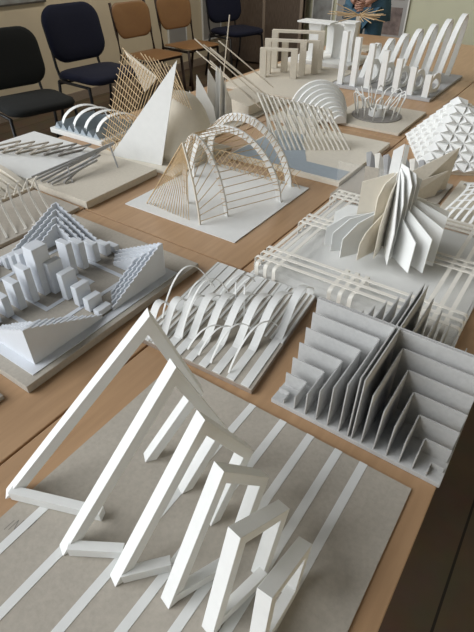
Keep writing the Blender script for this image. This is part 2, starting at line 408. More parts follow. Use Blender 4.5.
for a, prof in plates:
    d_ = Vector((math.cos(R(a)), math.sin(R(a)), 0)); n_ = Vector((-d_.y, d_.x, 0)); c = Vector((px_, py_, 0)); z = .0375
    pts = [c + d_ * prof[0][0] + Vector((0, 0, z)), c + d_ * prof[-1][0] + Vector((0, 0, z))] + [c + d_ * r_ + Vector((0, 0, h)) for r_, h in prof[::-1]]
    m_ = MB(); m_.slab([p - n_ * .0010 for p in pts], n_ * .0020); m_.build('upright_plate', M['warm' if a in (-158, -120, -106, -88) else 'white'], t)

# ------------------------------------------------------------------ 7: stick vault with white arches
t = model('vault of four white arches strung with pale wooden sticks on a white sheet', -.975, 1.28)
bx(-1.205, -.735, 1.045, 1.530, 0, .003).build('base_sheet', M['white'], t)
def arch_pts(x0, x1, xp, zp, y, y_top, p=2.0, n=32):
    """from right foot x0 to left foot x1 through the crown (xp, zp)"""
    o_ = []
    for i in range(n + 1):
        a = PI * i / n; c = math.cos(a); s_ = math.sin(a)
        x = xp + (x0 - xp) * c if c > 0 else xp + (xp - x1) * c
        z = .0035 + zp * s_ ** (2 / p); o_.append(Vector((x, y + (y_top - y) * s_, z)))
    return o_
A1 = [Vector(p) for p in ((-.895, 1.075, .0035), (-.900, 1.075, .06), (-.912, 1.076, .13), (-.930, 1.077, .20), (-.948, 1.078, .257))]
def interp(pts, s_):
    k = s_ * (len(pts) - 1); i = min(int(k), len(pts) - 2); return pts[i].lerp(pts[i + 1], k - i)
A2 = arch_pts(-.850, -1.035, -.962, .257, 1.172, 1.150, 1.8)
A3 = arch_pts(-.760, -1.17, -.960, .232, 1.368, 1.34, 2.0)
A4 = arch_pts(-.795, -1.185, -.985, .243, 1.505, 1.45, 2.1)
m_ = MB(); m_.ribbon(A1, (0, .006, 0), .004); m_.build('edge_rib', M['warm'], t)
for A, w in ((A2, .013), (A3, .021), (A4, .026)):
    m_ = MB(); cen = Vector((sum(p.x for p in A) / len(A), A[0].y, .06)); n = len(A); vs = []
    tk = MB()
    for i, p in enumerate(A):
        tg = (A[min(i + 1, n - 1)] - A[max(i - 1, 0)]).normalized(); rd = tg.cross(Vector((0, 1, 0))).normalized()
        if rd.dot(p - cen) < 0: rd = -rd
        lo = p - rd * w; lo.z = max(lo.z, .0032); hi_ = p + rd * .0; hi_.z = max(hi_.z, .0032)
        yy = Vector((0, .0035, 0)); vs += [lo - yy, hi_ - yy, hi_ + yy, lo + yy]
        if 1 < i < n - 2: tk.stick(lo - yy * 1.3 - rd * .002, hi_ - yy * 1.3 + rd * .001, .0010, 4)
    fs = [[0, 1, 2, 3], [4 * (n - 1) + k for k in (3, 2, 1, 0)]]
    for i in range(n - 1):
        for k in range(4): fs.append([4 * i + k, 4 * i + 4 + k, 4 * i + 4 + (k + 1) % 4, 4 * i + (k + 1) % 4])
    m_.add(vs, fs); ar_ = m_.build('white_arch', M['white'], t); tk.build('stick_ends', M['stick'], ar_)
for i in range(20):     # fan from the ground line up to the apex rib
    s_ = i / 19.; g = Vector((-1.143, 1.092, .0035)).lerp(Vector((-.905, 1.075, .0035)), s_)
    top = interp(A1, .98 - .25 * abs(s_ - .2) * s_)
    if s_ < .85: m_ = MB(); m_.stick(g, top + Vector((0, .003, .002 * i / 19)), .0013); m_.build('stick', M['stick'], t)
m_ = MB(); m_.stick((-.948, 1.078, .257), (-1.143, 1.09, .0035), .002); m_.build('edge_stick', M['stick'], t)
for i in range(15):
    s_ = .03 + .94 * i / 14.
    a = interp(A1, .04 + .93 * min(1, i / 11.)) if i < 12 else interp([A1[-1], Vector((-1.143, 1.09, .0035))], (i - 11) / 4.)
    m_ = MB(); m_.stick(a, interp(A2, s_ * .85), .0013); m_.build('stick', M['stick'], t)
for i in range(26):
    s_ = .04 + .92 * i / 25.
    m_ = MB(); m_.stick(interp(A2, s_ * .95) + Vector((0, .004, 0)), interp(A3, s_) - Vector((0, .004, .004)), .0013); m_.build('stick', M['stick'], t)
for i in range(26):
    s_ = .05 + .9 * i / 25.
    m_ = MB(); m_.stick(interp(A3, s_) + Vector((0, .004, -.004)), interp(A4, min(1, s_ + .01)) - Vector((0, .004, .004)), .0013); m_.build('stick', M['stick'], t)
m_ = MB()
for i in range(16):
    s_ = i / 15.; x = -1.18 + .36 * s_
    m_.stick((x, 1.5, .0035), (x + .06, 1.50, .075), .0013); m_.stick((x + .06, 1.503, .0035), (x, 1.503, .075), .0013)
m_.stick((-1.19, 1.498, .074), (-.79, 1.498, .074), .0014); m_.build('back_trellis', M['stick'], t)

# ------------------------------------------------------------------ 8: beige board with a leaning truss
t = model('thick beige board with a leaning bundle of grey card bars propped on thin legs', -1.43, 1.1)
bx(-1.605, -1.285, .945, 1.300, 0, .026).build('base_board', M['beige'], t, .001)
gb = M['bluegrey']
for a, b in (((-1.590, .955, .038), (-1.47, 1.27, .100)), ((-1.570, .957, .034), (-1.485, 1.25, .092)), ((-1.545, .960, .032), (-1.50, 1.29, .084)),
             ((-1.515, .965, .032), (-1.47, 1.19, .075)), ((-1.490, .965, .032), (-1.455, 1.16, .068)), ((-1.465, 1.00, .031), (-1.50, 1.22, .078))):
    m_ = MB(); m_.bar(a, b, .0045, .008); m_.build('card_bar', gb, t)
for a, b in (((-1.418, 1.223, .026), (-1.470, 1.245, .096)), ((-1.451, 1.026, .026), (-1.508, 1.06, .060)), ((-1.54, 1.20, .026), (-1.500, 1.20, .08))):
    m_ = MB(); m_.bar(a, b, .005, .005); m_.build('prop_leg', gb, t)
# ------------------------------------------------------------------ 9: zigzag folded strips on pale board
t = model('pale board carrying a row of folded zigzag card strips, behind the beige board at left', -1.83, 1.13)
bx(-2.06, -1.62, .955, 1.315, 0, .024).build('base_board', M['white'], t, .001)
for k in range(6):
    c = Vector((-1.985 + .055 * k, 1.03 + .028 * k, .0250)); u_ = Vector((.030, .100, 0)); w_ = Vector((.060, .004, .034))
    loop = [c, c + u_, c + u_ + w_, c + w_]
    m_ = MB()
    for i in range(4): m_.bar(loop[i] + Vector((0, 0, .003)), loop[(i + 1) % 4] + Vector((0, 0, .003)), .008, .005)
    m_.build('leaning_frame', M['greyboard' if k < 4 else 'darkgrey'], t)
# ------------------------------------------------------------------ 10: board with S curves
t = model('grey board with ivory S shaped strips rising from it, left of the stepped blocks', -1.43, .77)
bx(-1.545, -1.300, .50, .925, 0, .012).build('base_board', M['greyboard'], t, .001)
for k in range(9):
    y = .545 + .035 * k; hh = .085 - .004 * abs(k - 5)
    pts = [Vector((-1.305 - .004 * k, y, .0125))]
    for i in range(1, 22):
        s_ = i / 21.; x = -1.310 - .13 * math.sin(s_ * PI / 2) ** 1.2 - .03 * s_; z = .0125 + hh * (s_ * s_ * (3 - 2 * s_)); pts.append(Vector((x, y + .075 * s_, z)))
    for i in range(1, 9):
        s_ = i / 8.; pts.append(Vector((-1.47 - .05 * s_, y + .075 + .012 * math.sin(PI * s_), .0125 + hh - (hh - .02) * s_ * s_)))
    m_ = MB(); m_.ribbon(pts, (0, .007, 0), .0018); m_.build('curved_strip', M['strip'], t)
t = model('pale card landscape of layered ribs at the left edge beside the S shaped strips', -1.78, .74)
bx(-2.0, -1.570, .50, .938, 0, .012).build('base_board', M['beige'], t, .001)
for k in range(14):
    y = .52 + .030 * k; pts = [(-1.985, y, .012)] + [(-1.985 + .40 * i / 14., y, .014 + (.045 + .012 * math.sin(k)) * math.sin(PI * i / 14.) ** .7) for i in range(15)] + [(-1.585, y, .012)]
    m_ = MB(); m_.slab(pts, (0, .021, 0)); m_.build('layer_rib', M['warm'], t)
# ------------------------------------------------------------------ 11: small row of arches
t = model('small board of pale blue folds spanned by five white hoops, nearest the black chair', -1.87, 1.53)
bx(-2.05, -1.70, 1.395, 1.66, 0, .022).build('base_board', M['white'], t, .001)
for k in range(7):
    x = -2.03 + .044 * k; m_ = MB()
    m_.slab([(x, 1.41, .0225), (x + .04, 1.41, .0225), (x + .02, 1.41, .05)], (0, .23, 0)); m_.build('paper_fold', M['bluepaper'], t)
for k in range(4):
    x = -1.995 + .066 * k; pts = [(x + .012 * k + .095 * (1 - math.cos(PI * i / 18)) * .5, 1.43 + .20 * (1 - math.cos(PI * i / 18)) * .5, .023 + .085 * math.sin(PI * i / 18)) for i in range(19)]
    m_ = MB(); m_.ribbon(pts, (.028, -.012, 0), .002); m_.build('white_hoop', M['white'], t)
# ------------------------------------------------------------------ 12: sails
t = model('two tall pointed white sails crossed by pale sticks beside a curved white shell', -1.36, 1.46)
bx(-1.66, -1.209, 1.320, 1.70, 0, .012).build('base_board', M['warm'], t, .001)
def sheet(pts, n_, th=.003):
    m_ = MB(); m_.slab([Vector(p) for p in pts], Vector(n_) * th); return m_
n1 = Vector((.16, -1, 0)).normalized()
sheet([(-1.566, 1.325, .0125), (-1.316, 1.362, .0125), (-1.215, 1.385, .400), (-1.50, 1.335, .085)], -n1).build('white_sail', M['white'], t)
pk = Vector((-1.545, 1.455, .392))
sheet([pk, (-1.462, 1.46, .247), (-1.373, 1.45, .313)], (0, 1, 0), .003).build('small_sail', M['stickpale'], t)
f0 = Vector((-1.625, 1.345, .0125))
for i in range(17):
    s_ = i / 16.
    a = pk.lerp(Vector((-1.66, 1.355, .03)), s_); b = Vector((-1.385, 1.42, .315)).lerp(Vector((-1.56, 1.345, .0125)), s_)
    m_ = MB(); m_.stick(a + (a - b) * .04, b, .0016); m_.build('stick', M['stick'], t)
for i in range(15):
    s_ = i / 14.
    a = pk.lerp(Vector((-1.36, 1.45, .33)), s_) ; b = Vector((-1.645, 1.350, .014)).lerp(Vector((-1.49, 1.365, .014)), s_)
    m_ = MB(); m_.stick(a + Vector((0, .006, 0)), b + Vector((0, .006, 0)), .0016); m_.build('stick', M['stick'], t)
for i in range(9):
    s_ = i / 8.
    m_ = MB(); m_.stick(Vector((-1.47 + .17 * s_, 1.47, .385 - .03 * s_)), Vector((-1.30 + .10 * s_, 1.43, .26 - .03 * s_)), .0018); m_.build('stick', M['stick'], t)
# rounded shell behind the sail
m_ = MB(); m_.smooth = True; nu, nv = 32, 12; vs = []; fs = []
for j in range(nv):
    e_ = PI / 2 * j / nv
    for i in range(nu): vs.append((-1.350 + .142 * math.cos(e_) ** .8 * math.cos(2 * PI * i / nu), 1.530 + .135 * math.cos(e_) ** .8 * math.sin(2 * PI * i / nu), .0125 + .240 * math.sin(e_)))
vs.append((-1.350, 1.530, .2525)); K = len(vs) - 1
for j in range(nv - 1):
    for i in range(nu): fs.append([j * nu + i, j * nu + (i + 1) % nu, (j + 1) * nu + (i + 1) % nu, (j + 1) * nu + i])
for i in range(nu): fs.append([(nv - 1) * nu + i, (nv - 1) * nu + (i + 1) % nu, K])
fs.append(list(range(nu))); m_.add(vs, fs); m_.build('curved_shell', M['warm'], t)
# ------------------------------------------------------------------ 13: pointed white fins
t = model('group of pointed white card fins standing between the sails and the fan of rods', -1.50, 1.93)
bx(-1.66, -1.36, 1.78, 2.06, 0, .006).build('base_board', M['beige'], t, .001)
for x, y, a, w, h in ((-1.56, 1.88, 25, .11, .22), (-1.52, 1.92, 55, .12, .24), (-1.49, 1.95, 75, .12, .25), (-1.46, 1.95, 95, .10, .25), (-1.57, 1.84, 0, .08, .16), (-1.44, 1.97, 115, .10, .20)):
    d_ = Vector((math.cos(R(a)), math.sin(R(a)), 0)); c = Vector((x, y, .0065)); n_ = Vector((-d_.y, d_.x, 0)) * .002
    m_ = MB(); m_.slab([c, c + d_ * w, c + d_ * w * .9 + Vector((0, 0, h * .35)), c + d_ * .02 + Vector((0, 0, h))], n_); m_.build('pointed_fin', M['white'], t)
for i in range(12):
    s_ = i / 11.
    m_ = MB(); m_.stick((-1.66 + .13 * s_, 1.80, .175 + .06 * math.sin(5 * s_)), (-1.45 + .02 * s_, 1.83 + .02 * s_, .0065), .0018); m_.build('stick', M['stick'], t)
# ------------------------------------------------------------------ 14: stick fan on stepped box
t = model('long pale rods fanning up over a low beige box in front of the wooden chairs', -1.54, 2.28)
bx(-1.72, -1.36, 2.10, 2.50, 0, .008).build('base_board', M['beige'], t, .001)
m_ = MB(); m_.slab([(-1.58, 2.12, .0085), (-1.40, 2.12, .0085), (-1.40, 2.12, .055), (-1.58, 2.12, .085)], (0, .24, 0)); m_.build('sloped_box', M['beige'], t, .001)
m_ = MB(); m_.stick((-1.575, 2.11, .0085), (-1.500, 2.10, .445), .0030); m_.build('tall_rod', M['stickpale'], t)
for a, b in (((-1.70, 2.08, .335), (-1.37, 2.16, .105)), ((-1.675, 2.06, .285), (-1.36, 2.12, .080)), ((-1.62, 2.10, .300), (-1.34, 2.17, .115)), ((-1.60, 2.07, .25), (-1.33, 2.12, .06)),
             ((-1.66, 2.10, .31), (-1.35, 2.20, .10)), ((-1.61, 2.09, .22), (-1.36, 2.12, .09)), ((-1.59, 2.13, .33), (-1.33, 2.24, .13))):
    m_ = MB(); m_.stick(a, b, .0032); m_.build('long_rod', M['stickpale'], t)
# ------------------------------------------------------------------ 15: crossed stick tunnel
t = model('tunnel of crossed ivory sticks leaning together on a pale blue and cream board', -.90, 1.86)
bx(-1.16, -.650, 1.605, 2.125, 0, .018).build('base_board', M['warm'], t, .001)
m_ = MB(); m_.slab([(-1.15, 1.62, .0181), (-.66, 1.62, .0181), (-.66, 1.72, .0181), (-.85, 1.72, .0181), (-1.02, 2.0, .0181), (-1.15, 2.0, .0181)], (0, 0, .001)); m_.build('blue_sheet', M['bluepaper'], t)
for i in range(15):
    s_ = i / 14.; x = -1.12 + .24 * s_; y = 1.76 + .17 * s_; h = .235 - .065 * s_
    m_ = MB(); m_.bar((x, y, h), (x + .120, y + .01, .0185), .0068, .0068); m_.build('leaning_stick', M['strip'], t)
for i in range(15):
    s_ = i / 14.; x = -1.12 + .24 * s_; y = 1.767 + .17 * s_; h = .228 - .065 * s_
    m_ = MB(); m_.bar((x + .012, y, h), (x + .03 - .05 * (i % 2), y + .085, .0185), .0060, .0060); m_.build('leaning_stick', M['strip'], t)
# ------------------------------------------------------------------ 16: nested half discs
t = model('shell of nested white half discs shrinking towards the front', -1.00, 2.25)
bx(-1.30, -1.052, 2.14, 2.56, 0, .012).build('base_board', M['warm'], t, .001)
hd = Vector((math.sin(R(38)), -math.cos(R(38)), 0)); hu = Vector((math.cos(R(38)), math.sin(R(38)), 0))
for k in range(9):
    r_ = .150 - .0145 * k; c = Vector((-1.125, 2.345, .0125)) + hd * (.019 * k) + hu * (.010 * k); m_ = MB()
    pts = [c + hu * (r_ * math.cos(PI * i / 24)) + Vector((0, 0, r_ * 1.08 * math.sin(PI * i / 24))) for i in range(25)]
    m_.slab(pts, hd * .0185); m_.build('half_disc', M['white'], t, .002)
# ------------------------------------------------------------------ 17: ring of loops
t = model('small square board with a ring of thin white loops leaning around a low drum', -.86, 2.49)
bx(-1.045, -.668, 2.285, 2.695, 0, .012).build('base_board', M['beige'], t, .001)
def disc(cx_, cy_, r0, r1, z0, z1, n=32):
    m_ = MB(); vs = []; 
    for z in (z0, z1):
        for r_ in (r0, r1):
            for i in range(n): vs.append((cx_ + r_ * math.cos(2 * PI * i / n), cy_ + r_ * math.sin(2 * PI * i / n), z))
    fs = []
    for i in range(n):
        j = (i + 1) % n
        fs += [[i, j, n + j, n + i], [2 * n + i, 3 * n + i, 3 * n + j, 2 * n + j], [n + i, n + j, 3 * n + j, 3 * n + i], [i, 2 * n + i, 2 * n + j, j]]
    m_.add(vs, fs); return m_
disc(-.86, 2.49, .045, .125, .0125, .016).build('dark_ring', M['darkgrey'], t)
disc(-.86, 2.49, .036, .042, .0125, .055).build('drum', M['white'], t)
for k in range(14):
    a = 2 * PI * k / 14; d_ = Vector((math.cos(a), math.sin(a), 0)); c = Vector((-.86, 2.49, 0)); tn = Vector((-d_.y, d_.x, 0))
    pts = [c + d_ * (.105) + Vector((0, 0, .0165)), c + d_ * .115 + Vector((0, 0, .07)), c + d_ * .128 + tn * .006 + Vector((0, 0, .115)), c + d_ * .120 + tn * .018 + Vector((0, 0, .128)), c + d_ * .095 + tn * .03 + Vector((0, 0, .11)), c + d_ * .055 + tn * .03 + Vector((0, 0, .05))]
    m_ = MB(); m_.tube(pts, .0032, 6); m_.build('white_loop', M['white'], t)
# ------------------------------------------------------------------ 18: pillars and tall arcs
t = model('grey board with seven shrinking white pillars in front of tall curved white blades', -1.03, 3.27)
bx(-1.34, -.725, 2.93, 3.62, 0, .014).build('base_board', M['bluegrey'], t, .001)
for x, h in ((-1.288, .296), (-1.205, .271), (-1.115, .247), (-1.028, .222), (-.942, .190), (-.855, .159), (-.765, .129)):
    bx(x - .017, x + .017, 2.955, 2.985, .0142, h).build('pillar', M['white'], t, .001)
for k in range(7):
    x = -1.250 + .073 * k; H = .175 + .028 * k; m_ = MB(); wd = .15 + .015 * k
    o_ = [(x, 3.20 + .02 * k + wd * .5 * (1 - math.cos(PI * i / 20)), .0142 + H * math.sin(PI * i / 20) ** .75) for i in range(21)]
    outer = [Vector(p) for p in o_]
    m_.ribbon([p + Vector((.045 * (p.z / H), 0, 0)) for p in outer], (.030, 0, 0), .014); m_.build('curved_blade', M['white'], t)
for k in range(5):
    x = -1.14 + .095 * k; m_ = MB(); y = 3.10; rr = .058 - .004 * k
    pts = [(x + .012 * math.cos(2 * PI * i / 20), y + rr * math.cos(2 * PI * i / 20), .0142 + rr + .004 + rr * math.sin(2 * PI * i / 20)) for i in range(20)]
    m_.sweep(pts, [(-.014, -.005), (.014, -.005), (.014, .005), (-.014, .005)], (1, 0, 0), True); m_.build('standing_ring', M['white'], t)
# ------------------------------------------------------------------ 19: nested beige portals
t = model('beige board with four nested square portals of thin card strips', -1.55, 2.85)
bx(-1.89, -1.35, 2.53, 3.34, 0, .014).build('base_board', M['beige'], t, .001)
pu = Vector((math.cos(R(22)), math.sin(R(22)), 0)); pn = Vector((-pu.y, pu.x, 0))
for x0, y0, wd, h, n in ((-1.790, 2.83, .235, .180, 2), (-1.815, 2.925, .265, .215, 2), (-1.745, 3.02, .24, .205, 2), (-1.865, 3.09, .345, .240, 3)):
    for k in range(n):
        o_ = Vector((x0, y0, 0)) + pn * (.0165 * k); m_ = MB()
        m_.slab([o_ + pu * a_ + Vector((0, 0, z_)) for a_, z_ in ((0, .0145), (0, h), (wd, h), (wd, .0145), (wd - .040, .0145), (wd - .040, h - .014), (.040, h - .014), (.040, .0145))], pn * .0163)
        m_.build('portal', M['beige'], t)
# ------------------------------------------------------------------ 20: T columns
t = model('cluster of tall white capped columns behind the beige portals', -1.66, 3.60)
bx(-1.90, -1.42, 3.37, 3.78, 0, .03).build('base_board', M['white'], t, .001)
for x, y, w, h, cw, cd in ((-1.72, 3.42, .10, .255, .25, .13), (-1.60, 3.55, .085, .235, .12, .12), (-1.50, 3.50, .09, .26, .10, .10), (-1.72, 3.68, .07, .22, .12, .07)):
    m_ = MB(); prof = [(.5, .0302), (.42, .2 * h), (.38, .5 * h), (.42, .8 * h), (.5, h)]
    m_.slab([(x - a * w, y, z) for a, z in prof] + [(x + a * w, y, z) for a, z in prof[::-1]], (0, .06, 0)); c_ = m_.build('column', M['white'], t)
    m_ = MB(); m_.box(x - cw * .5, x + cw * .5, y - .03, y - .03 + cd, h + .0003, h + .010); m_.build('cap', M['white'], t)
# ------------------------------------------------------------------ 21: egg crate pyramid
t = model('white pyramid faced all over with small folded triangular cells, at the right edge', -.33, 2.17)
def facet_face(A, B, C_, n):
    """triangle A (apex) B C split into rows of small raised pyramids"""
    A, B, C_ = Vector(A), Vector(B), Vector(C_); nr = (B - A).cross(C_ - A).normalized()
    if nr.z < 0: nr = -nr
    vs, fs = [], []
    def g(i, j): return A + (B - A) * (i / n) + (C_ - B) * (j / n)
    for i in range(n):
        for j in range(i + 1):
            a, b, c = g(i, j), g(i + 1, j), g(i + 1, j + 1)
            for tri in ([a, b, c],) + (([a, c, g(i, j + 1)],) if j < i else ()):
                cn = (tri[0] * .06 + tri[1] * .47 + tri[2] * .47) + nr * .015; k = len(vs)
                vs += tri + [cn]; fs += [[k, k + 1, k + 3], [k + 1, k + 2, k + 3], [k + 2, k, k + 3]]
    return vs, fs
c0 = Vector((-.345, 2.20, 0)); rr = .305
cor = [c0 + Vector((rr * math.cos(R(a)), rr * math.sin(R(a)), .012)) for a in (-108, -18, 72, 162)]
ap = Vector((-.435, 2.19, .228))
m_ = MB(); m_.slab([c0 + (c - c0) * .99 - Vector((0, 0, .012 + (c - c0).z * .05)) for c in cor], (0, 0, .0118)); m_.build('base_board', M['beige'], t, .001)
for i in range(4):
    m_ = MB(); vs, fs = facet_face(ap, cor[i], cor[(i + 1) % 4], 8); m_.add(vs, fs); m_.build('cell_face', M['white'], t)
# ------------------------------------------------------------------ 22: grey folded planes and fins behind the clear deck
t = model('grey transparent screen and leaning grey planes between the lattice deck and the pyramid', -.50, 1.66)
bx(-.645, -.30, 1.52, 1.86, 0, .006).build('base_board', M['greyboard'], t, .001)
for k, mm in enumerate(('acrylic', 'acrylic', 'greyboard', 'acrylic', 'darkgrey')):
    a = Vector((-.633 + .048 * k, 1.545 + .006 * k, .0065)); b = a + Vector((.048, .006, 0)); m_ = MB()
    m_.slab([a, b, b + Vector((-.012, .01, .110)), a + Vector((-.012, .01, .110))], (0, .0018, 0)); m_.build('screen_panel', M[mm], t)
for k in range(7):
    a = Vector((-.56 + .032 * k, 1.66 + .005 * k, .0065)); m_ = MB()
    m_.slab([a, a + Vector((.05, .09, 0)), a + Vector((-.050, .12, .085)), a + Vector((-.065, .11, .080))], (.002, -.001, 0)); m_.build('leaning_fin', M['strip' if k % 2 else 'bluegrey'], t)
for a, b, c, d_ in (((-.41, 1.60, .0065), (-.315, 1.80, .0065), (-.31, 1.82, .155), (-.43, 1.66, .085)), ((-.42, 1.56, .0065), (-.33, 1.72, .0065), (-.315, 1.76, .09), (-.42, 1.60, .06))):
    m_ = MB(); m_.slab([a, b, c, d_], (.0025, -.0012, 0)); m_.build('grey_plane', M['beige'], t)
# ------------------------------------------------------------------ 23: lattice shell
t = model('low rounded lattice of pale strips with arched ribs, at the right edge behind the deck', -.12, 1.72)
bx(-.285, .10, 1.53, 1.90, 0, .012).build('base_board', M['beige'], t, .001)
for k in range(9):
    x = -.265 + .024 * k; m_ = MB(); H = .045 + .011 * k
    m_.ribbon([(x + .035 * math.sin(PI * i / 16), 1.55 + .32 * i / 16., .0125 + H * math.sin(PI * i / 16) ** .8) for i in range(17)], (.010, 0, .004), .002); m_.build('lattice_rib', M['white'], t)
for k in range(7):
    y = 1.59 + .037 * k; q = math.sin(PI * (y - 1.55) / .32) ** .8; m_ = MB()
    m_.ribbon([(-.268 + .21 * i / 8. + .035 * math.sin(PI * (y - 1.55) / .32), y, .0150 + (.045 + .088 * i / 8.) * q) for i in range(9)], (0, .009, 0), .002); m_.build('lattice_rib', M['white'], t)
for k in range(3):
    m_ = MB(); y = 1.56 + .055 * k
    m_.ribbon([(-.075 + .165 * i / 14., y, .0125 + .06 * math.sin(PI * i / 14.)) for i in range(15)], (0, .012, 0), .002); m_.build('arched_rib', M['warm'], t)
# ------------------------------------------------------------------ 24: straw bundle model at the far end
t = model('bundle of pale straws bursting sideways from a short stem in front of the person', -1.70, 4.12, 'straw_bundle', 'straw model')
bx(-1.84, -1.56, 4.03, 4.27, 0, .012).build('base_board', M['beige'], t, .001)
bx(-1.715, -1.685, 4.10, 4.14, .0122, .23).build('stem', M['beige'], t)
for k in range(30):
    a = 2 * PI * random.random(); e = random.uniform(-.30, .45); L = random.uniform(.15, .27)
    m_ = MB(); m_.stick((-1.70, 4.12, .235), (-1.70 + L * math.cos(a), 4.12 + L * .6 * math.sin(a), .235 + L * e * .7), .003); m_.build('straw', M['stick'], t)

# ------------------------------------------------------------------ chairs
def rounded(w, h, r, n=6, taper=0.0):
    pts = []
    for cx_, cy_, a0 in ((w / 2 - r, h / 2 - r, 0), (-w / 2 + r, h / 2 - r, 90), (-w / 2 + r, -h / 2 + r, 180), (w / 2 - r, -h / 2 + r, 270)):
        for i in range(n + 1):
            a = R(a0 + 90 * i / n); x = cx_ + r * math.cos(a); y = cy_ + r * math.sin(a); pts.append((x * (1 - taper * (.5 - y / h)), y))
    return pts
def cushion(w, h, r, th, frame, dish=.0, taper=0.0, nl=5):
    """padded slab; frame(u, v, n) -> point"""
    m_ = MB(); m_.smooth = True; base = rounded(w, h, r, 6, taper); n = len(base); vs = []; fs = []
    layers = [(0.0, .90), (.15, .97), (.5, 1.0), (.85, .97), (1.0, .88)]
    for tz, sc in layers:
        for x, y in base: vs.append(frame(x * sc, y * sc, th * tz + dish * ((2 * x / w) ** 2)))
    for l in range(len(layers) - 1):
        for i in range(n): fs.append([l * n + i, l * n + (i + 1) % n, (l + 1) * n + (i + 1) % n, (l + 1) * n + i])
    for l, sgn in ((0, -1), (len(layers) - 1, 1)):
        prev = [l * n + i for i in range(n)]
        for sc in (.6, .25):
            k = len(vs)
            for x, y in base:
                q = layers[l][1] * sc; vs.append(frame(x * q, y * q, th * layers[l][0] + sgn * .006 + dish * ((2 * x * q / w) ** 2)))
            cur = list(range(k, k + n))
            for i in range(n): fs.append([prev[i], prev[(i + 1) % n], cur[(i + 1) % n], cur[i]])
            prev = cur
        fs.append(prev)
    m_.add(vs, fs); return m_
def office_chair(label, fabric, loc, rz, S=1.12, group=None, tail=None):
    """faces local +X"""
    t = thing('upholstered_chair', label, 'chair', loc, group, rz); t['absz'] = 1
    # vertices are written directly about the chair's own base
    def B(m_, nm, mm, par, bev=0):
        m_.v = [v * S + Vector(loc) for v in m_.v]; return m_.build(nm, mm, par, bev)
    B(cushion(.48, .46, .10, .05, lambda u, v, n: Vector((v + .02, u, .43 + n + .015 * math.cos(v * 5)))), 'seat', M[fabric], t)
    tl = R(12)
    fb = lambda u, v, n: Vector((-.235 - v * math.sin(tl) + n * math.cos(tl) + .0, u, .70 + v * math.cos(tl) + n * math.sin(tl)))
    bk = B(cushion(.47, .36, .11, .045, fb, .015), 'backrest', M[fabric], t)
    B(cushion(.46, .35, .11, .012, lambda u, v, n: fb(u, v, n - .012), .015), 'back_shell', M['black'], t)
    for s in (-1, 1):
        B(MB().tube([(.23, s * .235, .009), (.19, s * .235, .25), (.175, s * .23, .425)], .011), 'leg', M['black'], t)
        B(MB().tube([(-.27, s * .235, .009), (-.20, s * .235, .25), (-.175, s * .23, .425)], .011), 'leg', M['black'], t)
        B(MB().tube([(-.14, s * .19, .425), (-.21, s * .19, .43), (-.235, s * .19, .50), (-.255, s * .19, .66)], .010), 'back_support', M['black'], t)
        B(MB().tube([(-.18, s * .225, .423), (.175, s * .225, .423)], .010), 'side_rail', M['black'], t)
    B(MB().tube([(-.2, -.225, .40), (-.2, .225, .40)], .009), 'crossbar', M['black'], t)
    return t
def wooden_chair(label, loc, rz, S=1.12, group=None):
    t = thing('wooden_chair', label, 'chair', loc, group, rz); t['absz'] = 1
    def B(m_, nm, mm, par, bev=0):
        m_.v = [v * S + Vector(loc) for v in m_.v]; return m_.build(nm, mm, par, bev)
    B(cushion(.42, .40, .06, .012, lambda u, v, n: Vector((v + .02, u, .445 + n + .010 * math.cos(v * 6)))), 'seat', M['ply'], t)
    tl = R(12)
    B(cushion(.44, .27, .09, .012, lambda u, v, n: Vector((-.225 - v * math.sin(tl) + n, u, .705 + v * math.cos(tl))), .03, .12), 'backrest', M['ply'], t)
    for s in (-1, 1):
        B(MB().tube([(-.26, s * .20, .010), (-.17, s * .20, .44), (-.195, s * .198, .62), (-.245, s * .19, .84)], .0125), 'leg', M['brownsteel'], t)
        B(MB().tube([(.22, s * .19, .010), (.18, s * .19, .44)], .0125), 'leg', M['brownsteel'], t)
        B(MB().tube([(-.17, s * .195, .432), (.18, s * .19, .432)], .011), 'side_rail', M['brownsteel'], t)
    B(MB().tube([(.17, -.19, .432), (.17, .19, .432)], .010), 'crossbar', M['brownsteel'], t)
    return t
office_chair('charcoal padded chair, leftmost of the row along the wall', 'charcoal', (-3.42, 2.22, 0), R(-12), 1.08)
office_chair('navy blue padded chair between the charcoal chair and the wooden chairs', 'navy', (-3.55, 3.02, 0), R(-4), 1.17)
wooden_chair('varnished plywood school chair right next to the large navy chair', (-3.80, 3.95, 0), R(-4), 1.14)
wooden_chair('varnished plywood school chair between the other plywood chair and the far navy chair', (-3.82, 4.60, 0), R(-8), 1.14)
office_chair('navy blue padded chair farthest along the row, behind the rod fan', 'navy', (-3.92, 5.62, 0), R(-14), 1.13)

